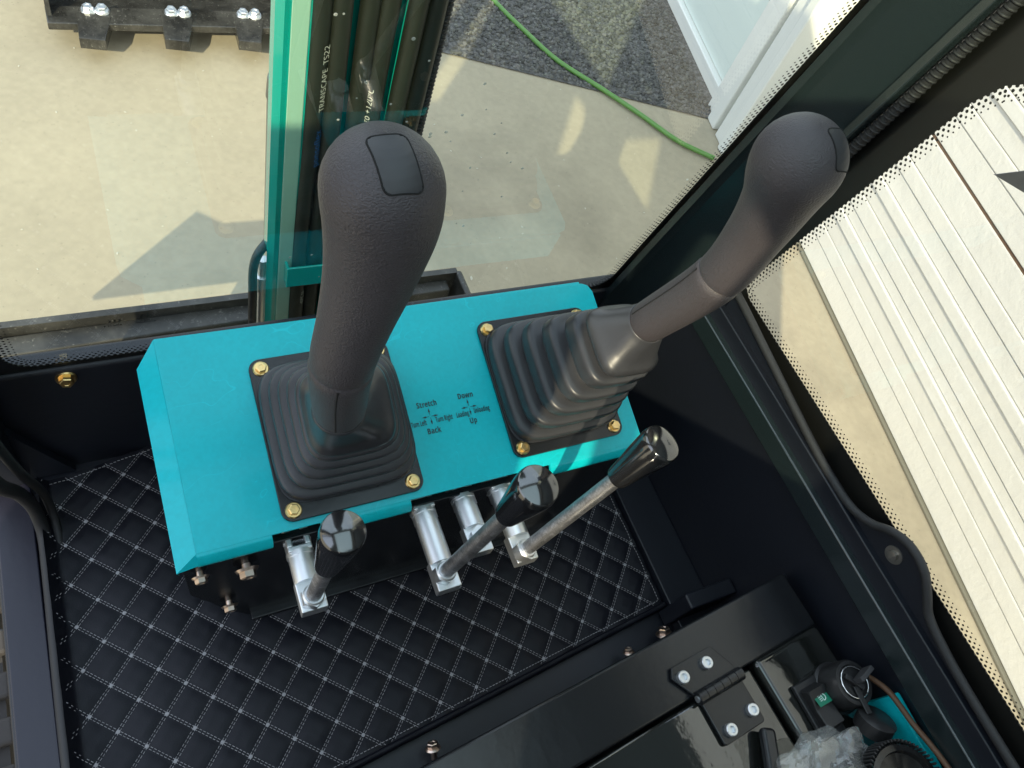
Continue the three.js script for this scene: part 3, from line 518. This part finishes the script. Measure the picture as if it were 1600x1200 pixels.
// ================================================================ joysticks
function joystick(label, plateBox, saddle, path, group) {
  const [x0, x1, z0, z1] = plateBox, c = conPoint((x0 + x1) / 2, 0, (z0 + z1) / 2);
  const j = thing('joystick', label, 'joystick', c.toArray(), group);
  const L = (v) => v.clone().sub(c);
  // plate and its bolts
  const w = (x1 - x0) / 2, d = (z1 - z0) / 2;
  mesh('mounting_plate', plate(roundRect(-w, -d, w, d, 0.012), 0.0046, 0.004, 0.0008).rotateX(CON.tilt), M.plateBlack, j);
  for (const [sx, sz] of [[-1, -1], [1, -1], [-1, 1], [1, 1]]) mesh('bolt', hexBolt(V(sx * (w - 0.012), 0.005, sz * (d - 0.011)).applyAxisAngle(V(1, 0, 0), CON.tilt), conNormal, 0.0058, rnd() * 3), M.yellowZinc, j);
  // bellows: rounded square folds from the plate up to the saddle, then a faceted cone to the collar
  const P0 = V(0, 0.005, 0), S = L(saddle), J1 = L(path[0].p), axis0 = conNormal, dirS = J1.clone().sub(S).normalize().lerp(S.clone().normalize(), 0.5);
  const rings = [], ctr = (t) => { const m = axis0.clone().multiplyScalar(S.length() * 0.45); const a = P0.clone().lerp(m, t), b = m.clone().lerp(S, t); return a.lerp(b, t); };
  const tan = (t) => axis0.clone().lerp(dirS, t).normalize();
  const add = (t, size, e, cc, tt) => rings.push({ c: cc || ctr(t), t: tt || tan(t), size, pts: squircle(size, e), circ: 0.4 });
  add(0, 0.0725, 6); add(0.02, 0.0728, 6);
  const N = 5; for (let k = 0; k < N; k++) {
    const a = k / N, s0 = 0.0728 - 0.0074 * k, dt = 1 / N;
    for (const [f, ds] of [[0.01, -0.0125], [0.04, -0.0060], [0.08, -0.0020], [0.15, -0.0003], [0.30, 0], [0.58, -0.0004], [0.68, -0.0012], [0.74, -0.0032], [0.775, -0.0075], [0.81, -0.0135], [0.93, -0.0170]]) add(a + dt * f * 0.985, s0 + ds, 5 - 0.25 * k);
  }
  const top = 0.0385; add(1, top - 0.002, 4.2); add(0, top, 4.2, S.clone().addScaledVector(dirS, 0.004), dirS); add(0, top - 0.001, 4.1, S.clone().addScaledVector(dirS, 0.010), dirS); add(0, top - 0.004, 4, S.clone().addScaledVector(dirS, 0.0135), dirS);
  for (let k = 1; k <= 7; k++) { const f = k / 7, ff = Math.pow(f, 0.72); const cc = S.clone().addScaledVector(dirS, 0.0135).lerp(J1, f), tt = dirS.clone().lerp(path[1].p.clone().sub(path[0].p).normalize(), f).normalize(); add(0, (top - 0.004) + (0.0219 - (top - 0.004)) * ff, 4 - 2 * f, cc, tt); }
  { const tt = path[1].p.clone().sub(path[0].p).normalize(); add(0, 0.0214, 2, J1.clone().addScaledVector(tt, 0.0016), tt); add(0, 0.0205, 2, J1.clone().addScaledVector(tt, 0.002), tt); }
  mesh('rubber_boot', loft(rings, 96, false), M.boot, j, true);
  // collar and grip along the path
  const cv = new THREE.CatmullRomCurve3(path.map((q) => L(q.p)), false, 'centripetal');
  const n = path.length - 1, radius = (u) => { const k = Math.min(n - 1, Math.floor(u * n)), f = u * n - k, r = (i) => path[Math.max(0, Math.min(n, i))].r, p0 = r(k - 1), p1 = r(k), p2 = r(k + 1), p3 = r(k + 2); return p1 + 0.5 * f * (p2 - p0 + f * (2 * p0 - 5 * p1 + 4 * p2 - p3 + f * (3 * (p1 - p2) + p3 - p0))); };
  const ring = (u, dr = 0) => { const r = radius(u) + dr; return { c: cv.getPoint(u), t: cv.getTangent(u), size: r, pts: circle(r), circ: 0.16 }; };
  const u1 = 1 / n, cr = []; for (let k = 0; k <= 14; k++) cr.push(ring(u1 * (k / 14) * 0.985, k === 0 ? -0.0006 : k === 14 ? -0.0004 : 0.0006));
  cr.push(ring(u1 * 0.985, -0.004)); const collar = mesh('collar', loft(cr, 48, true), M.gripSmooth, j, true);
  collar.material = M.grip;
  const gr = [ring(u1 * 1.0, -0.004), ring(u1 * 1.0, -0.0008), ring(u1 * 1.01, 0)]; for (let k = 1; k <= 40; k++) gr.push(ring(u1 * 1.01 + (1 - u1 * 1.01) * k / 40));
  // dome
  const e = cv.getPoint(1), et = cv.getTangent(1), er = radius(1); for (let k = 1; k < 10; k++) { const t = k / 10 * Math.PI / 2, rr = er * Math.cos(t); gr.push({ c: e.clone().addScaledVector(et, er * 1.02 * Math.sin(t)), t: et, size: rr, pts: circle(rr), circ: 0.16 }); }
  gr.push({ c: e.clone().addScaledVector(et, er * 1.02), t: et, size: 0.0005, pts: circle(0.0005), circ: 0.16 });
  const grip = mesh('grip', loft(gr, 64, true), M.grip, j, true);
  return { j, grip, L, cv, u1, radius };
}
// seam slot in the collar
function slot(J, angle) {
  const pts = []; for (let k = 0; k <= 8; k++) { const u = J.u1 * (0.06 + 0.9 * k / 8), c = J.cv.getPoint(u), t = J.cv.getTangent(u), a = V(1, 0, 0); a.sub(t.clone().multiplyScalar(a.dot(t))).normalize(); const b = a.clone().cross(t), r = J.radius(u) + 0.0004; pts.push(c.addScaledVector(a, Math.cos(angle) * r).addScaledVector(b, Math.sin(angle) * r)); }
  mesh('seam_slot', tube(pts, 0.00075, 30, 6), M.groove, J.j.children.find((o) => o.name === 'collar'));
}
// smooth inlaid panel on the head of the grip, found by casting rays on the grip's own surface
function inlay(J, head, dir, hx, hz) {
  const n = dir.clone().normalize(), ax = V(1, 0, 0).sub(n.clone().multiplyScalar(n.x)).normalize(), az = ax.clone().cross(n), rc = new THREE.Raycaster();
  const g2 = J.grip.geometry.clone(), probe = new THREE.Mesh(g2, new THREE.MeshBasicMaterial({ side: THREE.DoubleSide })); probe.updateMatrixWorld(true);
  const H = J.L(head), at = (x, z, off) => { rc.set(H.clone().addScaledVector(n, 0.08).addScaledVector(ax, x).addScaledVector(az, z), n.clone().negate()); const h = rc.intersectObject(probe)[0]; return h ? h.point.clone().addScaledVector(n, off) : null; };
  const s = roundRect(-hx, -hz, hx, hz, 0.004);
  const skew = (p) => at(p.x + 0.12 * -p.y, -p.y, 0.0001), rim = s.getSpacedPoints(90).slice(0, -1).map(skew).filter(Boolean);
  const G = new THREE.ShapeGeometry(s, 8); const pl = new THREE.PlaneGeometry(hx * 2.1, hz * 2.1, 34, 34), pos = [], keep = [], pts = s.getSpacedPoints(120);
  const ins = (x, y) => { let c = false; for (let i = 0, k = pts.length - 1; i < pts.length; k = i++) if ((pts[i].y > y) !== (pts[k].y > y) && x < (pts[k].x - pts[i].x) * (y - pts[i].y) / (pts[k].y - pts[i].y) + pts[i].x) c = !c; return c; };
  const p = pl.attributes.position; for (let i = 0; i < p.count; i++) { const q = at(p.getX(i) + 0.12 * -p.getY(i), -p.getY(i), 0.0004) || V(0, 0, 0); keep.push(ins(p.getX(i), p.getY(i))); pos.push(q.x, q.y, q.z); }
  const idx = [], I = pl.index; for (let i = 0; i < I.count; i += 3) { const t = [I.getX(i), I.getX(i + 1), I.getX(i + 2)]; if (t.every((k) => keep[k])) idx.push(...t); }
  const pg = new THREE.BufferGeometry(); pg.setAttribute('position', new THREE.Float32BufferAttribute(pos, 3)); pg.setIndex(idx); pg.computeVertexNormals();
  mesh('button_panel', plain(pg), M.gripSmooth, J.grip); mesh('panel_groove', tube(rim, 0.0006, 160, 6, true), M.groove, J.grip);
}
const gripR = [0.0205, 0.0222, 0.0240, 0.0283, 0.0332, 0.0340, 0.0318, 0.0255];
const leftPath = [V(0.1343, 0.458, -0.2918), V(0.1207, 0.5614, -0.272), V(0.1246, 0.6064, -0.2731), V(0.1304, 0.6503, -0.2774), V(0.1326, 0.689, -0.2815), V(0.1308, 0.7090, -0.2837)].map((p, i) => ({ p, r: gripR[i] }));
const rightPath = [V(0.451, 0.4636, -0.319), V(0.4552, 0.5765, -0.2875), V(0.4527, 0.6304, -0.2845), V(0.4468, 0.670, -0.2835), V(0.4425, 0.693, -0.2850), V(0.4405, 0.705, -0.2855)].map((p, i) => ({ p, r: [0.0205, 0.0222, 0.0238, 0.0275, 0.0325, 0.0338, 0.0320, 0.0262][i] }));
const jl = joystick('large dark grey joystick at the left end of the teal console', [0.102, 0.2515, -0.192, -0.019], V(0.1530, 0.412, -0.315), leftPath, 'joysticks on the console');
slot(jl, 1.95); inlay(jl, V(0.1300, 0.7067, -0.2837), V(-0.02, 0.93, 0.36), 0.0105, 0.0155);
const jr = joystick('dark grey joystick leaning right beside the front pillar', [0.363, 0.5115, -0.195, -0.0265], V(0.4430, 0.421, -0.3275), rightPath, 'joysticks on the console');
slot(jr, 3.6); inlay(jr, V(0.4410, 0.705, -0.2855), V(0.25, 0.8, 0.5), 0.0105, 0.0145);

// ================================================================ spool levers
function linkage(g, x, zA, zB) {
  mesh('clevis', join(bx(x - 0.0125, x - 0.006, 0.208, 0.232, zA - 0.02, zA + 0.004, 0.002), bx(x + 0.006, x + 0.0125, 0.208, 0.232, zA - 0.02, zA + 0.004, 0.002), bx(x - 0.0125, x + 0.0125, 0.208, 0.232, zA + 0.002, zA + 0.009, 0.002), cyl(V(x - 0.014, 0.22, zA - 0.008), V(x + 0.014, 0.22, zA - 0.008), 0.005)), M.zinc, g);
  mesh('lock_nut', join(cyl(V(x, 0.22, zA + 0.011), V(x, 0.22, zA + 0.021), 0.0142, 0.0142, 6), cyl(V(x, 0.22, zA + 0.007), V(x, 0.22, zA + 0.012), 0.0142, 0.0142, 24)), M.zinc, g);
  const r = 0.0132, s = new THREE.Shape(); s.absarc(0, 0, r, 0, 7);
  const half = new THREE.Shape(); half.moveTo(-r, -r * 0.95); half.lineTo(r, -r * 0.95); half.lineTo(r, 0.002); half.lineTo(-r, 0.002);
  mesh('rod_end', join(cyl(V(x, 0.22, zA + 0.02), V(x, 0.22, zB - 0.026), r, r, 36), bx(x - r, x + r, 0.2075, 0.224, zB - 0.03, zB + 0.004, 0.0016)), M.zinc, g);
}
function lever(label, x, zA, zB, base, end, kt, kr) {
  const g = thing('control_lever', label, 'lever', [0, 0, 0], 'chrome levers behind the console'); linkage(g, x, zA, zB);
  const d = end.clone().sub(base), L = d.length(), u = d.clone().normalize();
  mesh('hex_nut', join(cyl(base.clone().addScaledVector(u, -0.010), base.clone().addScaledVector(u, 0.002), 0.0125, 0.0125, 6), cyl(base.clone().addScaledVector(u, 0.002), base.clone().addScaledVector(u, 0.004), 0.011, 0.0095, 24)), M.zinc, g);
  mesh('lever_rod', cyl(base.clone().addScaledVector(u, -0.004), base.clone().addScaledVector(u, kt + 0.01), 0.0078, 0.0078, 24), M.steelRod, g);
  const h = L - kt - 0.0035, pr = [[0.0090, 0], [0.0108, 0.0012], [0.0118, 0.004], [0.0138, h * 0.28], [0.0163, h * 0.55], [0.0181, h * 0.76], [0.0187, h * 0.87], [0.0186, h * 0.94], [0.0181, h * 0.98], [0.0172, h]].map(([r, y]) => [r * kr, y]);
  mesh('knob', lathe(new THREE.SplineCurve(pr.map(([r, y]) => new THREE.Vector2(r, y))).getPoints(50).map((p) => [Math.max(0, p.x), p.y]), base.clone().addScaledVector(u, kt), u, 48, 0), M.knob, g);
  const dome = []; for (let k = 0; k <= 12; k++) { const t = 1 - k / 12; dome.push([0.0174 * kr * t, 0.0042 * (1 - t * t) - 0.0002]); }
  mesh('knob_cap', lathe(dome, base.clone().addScaledVector(u, kt + h), u, 48, 0), M.knob, g);
}
lever('short chrome lever with black knob, nearest the console\'s left corner', 0.1095, -0.272, -0.206, V(0.1096, 0.235, -0.2136), V(0.1175, 0.4265, -0.2035), 0.096, 1.0);
lever('middle chrome lever with black knob between the other two', 0.2475, -0.282, -0.186, V(0.245, 0.235, -0.198), V(0.264, 0.4805, -0.1802), 0.173, 1.0);
lever('long chrome lever with black knob, nearest the right wall', 0.3425, -0.284, -0.190, V(0.3398, 0.235, -0.196), V(0.3994, 0.4713, -0.1923), 0.170, 1.0);
{ const g = thing('linkage_rod', 'chrome linkage rod without a knob between two levers', 'rod', [0, 0, 0]); linkage(g, 0.2965, -0.286, -0.214); mesh('hex_nut', join(cyl(V(0.2965, 0.224, -0.226), V(0.2965, 0.236, -0.226), 0.0115, 0.0115, 6)), M.zinc, g); }

// ================================================================ seat base with lid, hinge and side panel
{
  const s = thing('seat_base', 'glossy black steel seat box with hinged lid', 'seat base', [0.546, 0.22, 0.003]); s.rotation.y = 0.094;
  mesh('box_panel', bx(-0.72, 0.12, -0.214, -0.002, -0.070, -0.066, 0.002), M.cab, s);
  mesh('fixed_strip', bx(-0.72, 0.118, -0.012, -0.0008, -0.0715, -0.003, 0.004), M.plateBlack, s);
  mesh('lid', bx(-0.72, 0.0015, -0.016, -0.0010, 0.0005, 0.5, 0.004), M.seatGloss, s);
  mesh('side_panel', (() => { const g = new RoundedBoxGeometry(0.108, 0.02, 0.3, 4, 0.008); return g.translate(0.062, -0.008, 0.146); })(), M.seatGloss, s);
  const leaf = (pts, top) => plate(shapeOf(pts.map(([x, z]) => [x, -z])), top, 0.004, 0.001);
  mesh('hinge_leaf', leaf([[-0.098, -0.030], [-0.092, -0.040], [-0.034, -0.040], [-0.020, -0.012], [-0.020, -0.003], [-0.082, -0.003]], 0.0045), M.plateBlack, s);
  mesh('hinge_leaf', plate(roundRect(-0.080, -0.052, -0.020, -0.002, 0.004), 0.0045, 0.004, 0.001), M.plateBlack, s);
  for (let k = 0; k < 6; k++) mesh('hinge_knuckle', cyl(V(-0.083 + k * 0.0108, 0.0072, -0.0005), V(-0.083 + k * 0.0108 + 0.0101, 0.0072, -0.0005), 0.0074, 0.0074, 20), M.plateBlack, s);
  mesh('hinge_pin', cyl(V(-0.0845, 0.0072, -0.0005), V(-0.018, 0.0072, -0.0005), 0.0035, 0.0035, 16), M.zinc, s);
  for (const [x, z] of [[-0.086, -0.026], [-0.051, -0.027], [-0.030, 0.036], [-0.066, 0.041]]) mesh('bolt', socketBolt(V(x, 0.0045, z), V(0, 1, 0), 0.0068), M.zinc, s);
  mesh('latch_handle', bx(-0.0085, 0.0085, 0, 0.012, 0, 0.085, 0.005).rotateY(-0.55).rotateX(-0.1).translate(-0.028, 0.004, 0.058), M.plateBlack, s);
  const bl = (x, y, z, sz, m) => mesh('bolt', hexBolt(V(x, y, z), V(0.05, 0.35, -1), sz, 0.5, 0.012), m, s);
  s.updateMatrixWorld(true); const loc = (x, y, z) => s.worldToLocal(V(x, y, z));
  for (const [x, y, z, sz] of [[0.2265, 0.02, -0.055, 0.0066], [0.519, 0.02, -0.074, 0.0056], [0.5825, 0.02, -0.079, 0.0085], [0.7, 0.03, -0.064, 0.0072]]) { const p = loc(Math.min(x, 0.672), y, z); mesh('bolt', hexBolt(p, V(0.1, 0.6, -0.8), sz, 0.5, 0.014), M.pinkZinc, s); }
}
// floor flange that carries the row of bolts is part of the mat hem line; rocker switch on the side panel
{
  const s = thing('rocker_switch', 'black rocker switch with green headlight symbol', 'switch', [0.6005, 0.2225, 0.068]); s.rotation.y = 0.06;
  mesh('bezel', bx(-0.0175, 0.0175, 0, 0.006, -0.031, 0.031, 0.002), M.blackPlastic, s);
  const r = mesh('rocker', new THREE.ExtrudeGeometry(shapeOf([[-0.024, 0.004], [-0.019, 0.018], [0, 0.0135], [0.02, 0.0165], [0.025, 0.004]]), { depth: 0.023, bevelEnabled: true, bevelSize: 0.0012, bevelThickness: 0.0012, bevelSegments: 2 }).rotateY(-Math.PI / 2).translate(0.0115, 0, 0), M.blackPlastic, s);
  const face = (g) => g.rotateX(-Math.PI / 2).rotateX(-0.23).translate(0.0005, 0.0178, -0.009);
  mesh('symbol_field', face(new THREE.PlaneGeometry(0.019, 0.0155)), M.iconGreen, r);
  const D = new THREE.Shape(); D.absarc(0, 0, 0.0040, -Math.PI / 2, Math.PI / 2); D.lineTo(-0.001, 0.004); D.lineTo(-0.001, -0.004); const hh = new THREE.Path(); hh.absarc(0, 0, 0.0032, -Math.PI / 2, Math.PI / 2); hh.lineTo(-0.0003, 0.0032); hh.lineTo(-0.0003, -0.0032); D.holes.push(hh);
  const ic = [new THREE.ShapeGeometry(D, 10).translate(0.001, 0, 0)]; for (let k = 0; k < 4; k++) ic.push(new THREE.PlaneGeometry(0.0038, 0.0006).rotateZ(0.15).translate(-0.0028, -0.0027 + k * 0.0019, 0));
  mesh('headlight_symbol', face(join(ic).translate(0, 0, 0.0004)), mat(lin(0.75, 0.9, 0.85), 0.5), r);
}
// ignition switch with hanging dust cap and keys
{
  const g = thing('ignition_switch', 'round black ignition switch with silver ring and key', 'ignition switch', [0.636, 0.222, 0.058]);
  mesh('body', lathe([[0, 0], [0.028, 0], [0.029, 0.004], [0.026, 0.006], [0.0255, 0.03], [0.0235, 0.034], [0.0195, 0.0345], [0.018, 0.033], [0, 0.033]], V(0, 0, 0), V(0.05, 1, 0.02)), M.blackPlastic, g);
  mesh('silver_ring', new THREE.TorusGeometry(0.0168, 0.0008, 8, 48).rotateX(Math.PI / 2).translate(0.0015, 0.0352, 0.0005), M.chrome, g);
  mesh('key_slot', bx(-0.003, 0.003, 0.033, 0.039, -0.012, 0.012, 0.001).rotateY(0.7), M.blackPlastic, g);
  mesh('key_grip', bx(-0.002, 0.022, 0.036, 0.052, -0.003, 0.003, 0.0015).rotateY(0.3), M.gripSmooth, g);
  mesh('cap_strap', bx(-0.0035, 0.0035, 0.034, 0.0362, 0.004, 0.034, 0.0008).rotateY(-0.05), M.blackPlastic, g);
  mesh('dust_cap', lathe([[0, 0.012], [0.019, 0.012], [0.0205, 0.011], [0.0205, -0.004], [0.019, -0.004], [0.019, 0.009], [0, 0.009]], V(0.002, 0.026, 0.047), V(0.25, 0.75, -0.5)), M.blackPlastic, g);
  mesh('key_blade', bx(-0.0035, 0.0035, -0.001, 0.001, 0, 0.036, 0.0006).rotateX(0.35).translate(0.006, 0.018, 0.055), M.chrome, g);
}
// knurled round gauge at the corner
{
  const g = thing('round_gauge', 'black round gauge with knurled rim beside the side panel', 'gauge', [0.617, 0.225, 0.166]);
  mesh('housing', lathe([[0, 0], [0.046, 0], [0.046, 0.045], [0.043, 0.05], [0.037, 0.051], [0.035, 0.046], [0.02, 0.0445], [0, 0.044]], V(0, 0, 0), V(0, 1, 0), 64), mat(lin(0.01, 0.01, 0.01), 0.15), g);
  const kn = []; for (let k = 0; k < 64; k++) { const a = k / 64 * Math.PI * 2; kn.push(bx(-0.001, 0.001, 0.03, 0.052, 0.0455, 0.0482, 0.0006).rotateY(a)); } mesh('knurled_rim', join(kn), M.rubber, g);
}
{ // crumpled clear plastic bag
  const g = mergeVertices(plain(new THREE.IcosahedronGeometry(0.038, 12)), 1e-5), p = g.attributes.position;
  for (let i = 0; i < p.count; i++) { const v = V(p.getX(i), p.getY(i), p.getZ(i)), d = v.clone().normalize(); let k = 0; for (let q = 0; q < 9; q++) { const n = V(hash(q, 1, 9) - 0.5, hash(q, 2, 9) - 0.5, hash(q, 3, 9) - 0.5).normalize(); k += Math.abs(((d.dot(n) * (0.9 + q * 0.16) + hash(q, 4, 9)) % 1 + 1) % 1 - 0.5) * 0.16; } v.multiplyScalar(0.6 + k * 1.2); p.setXYZ(i, v.x * 1.25, Math.max(-0.012, v.y * 0.75), v.z * 1.15); }
  g.computeVertexNormals(); const o = mesh('plastic_bag', toCreasedNormals(g, 0.3).translate(0, 0.016, 0), M.bag); o.scale.setScalar(1.2); o.position.set(0.560, 0.2225, 0.136); tag(o, 'crumpled clear plastic bag lying on the seat box', 'bag');
}
// teal body panel and cable in the gap by the wall
tag(mesh('teal_panel', bx(0.668, 0.679, 0.10, 0.266, 0.085, 0.2, 0.002), M.teal), 'teal body panel showing in the gap by the wall', 'panel');
tag(mesh('wiring_cable', tube([V(0.664, 0.24, 0.05), V(0.668, 0.262, 0.078), V(0.667, 0.272, 0.115), V(0.667, 0.285, 0.165), V(0.667, 0.28, 0.25)], 0.0032, 60, 8), M.cable), 'thin brown cable along the right wall', 'cable');

renderer.render(scene, camera);
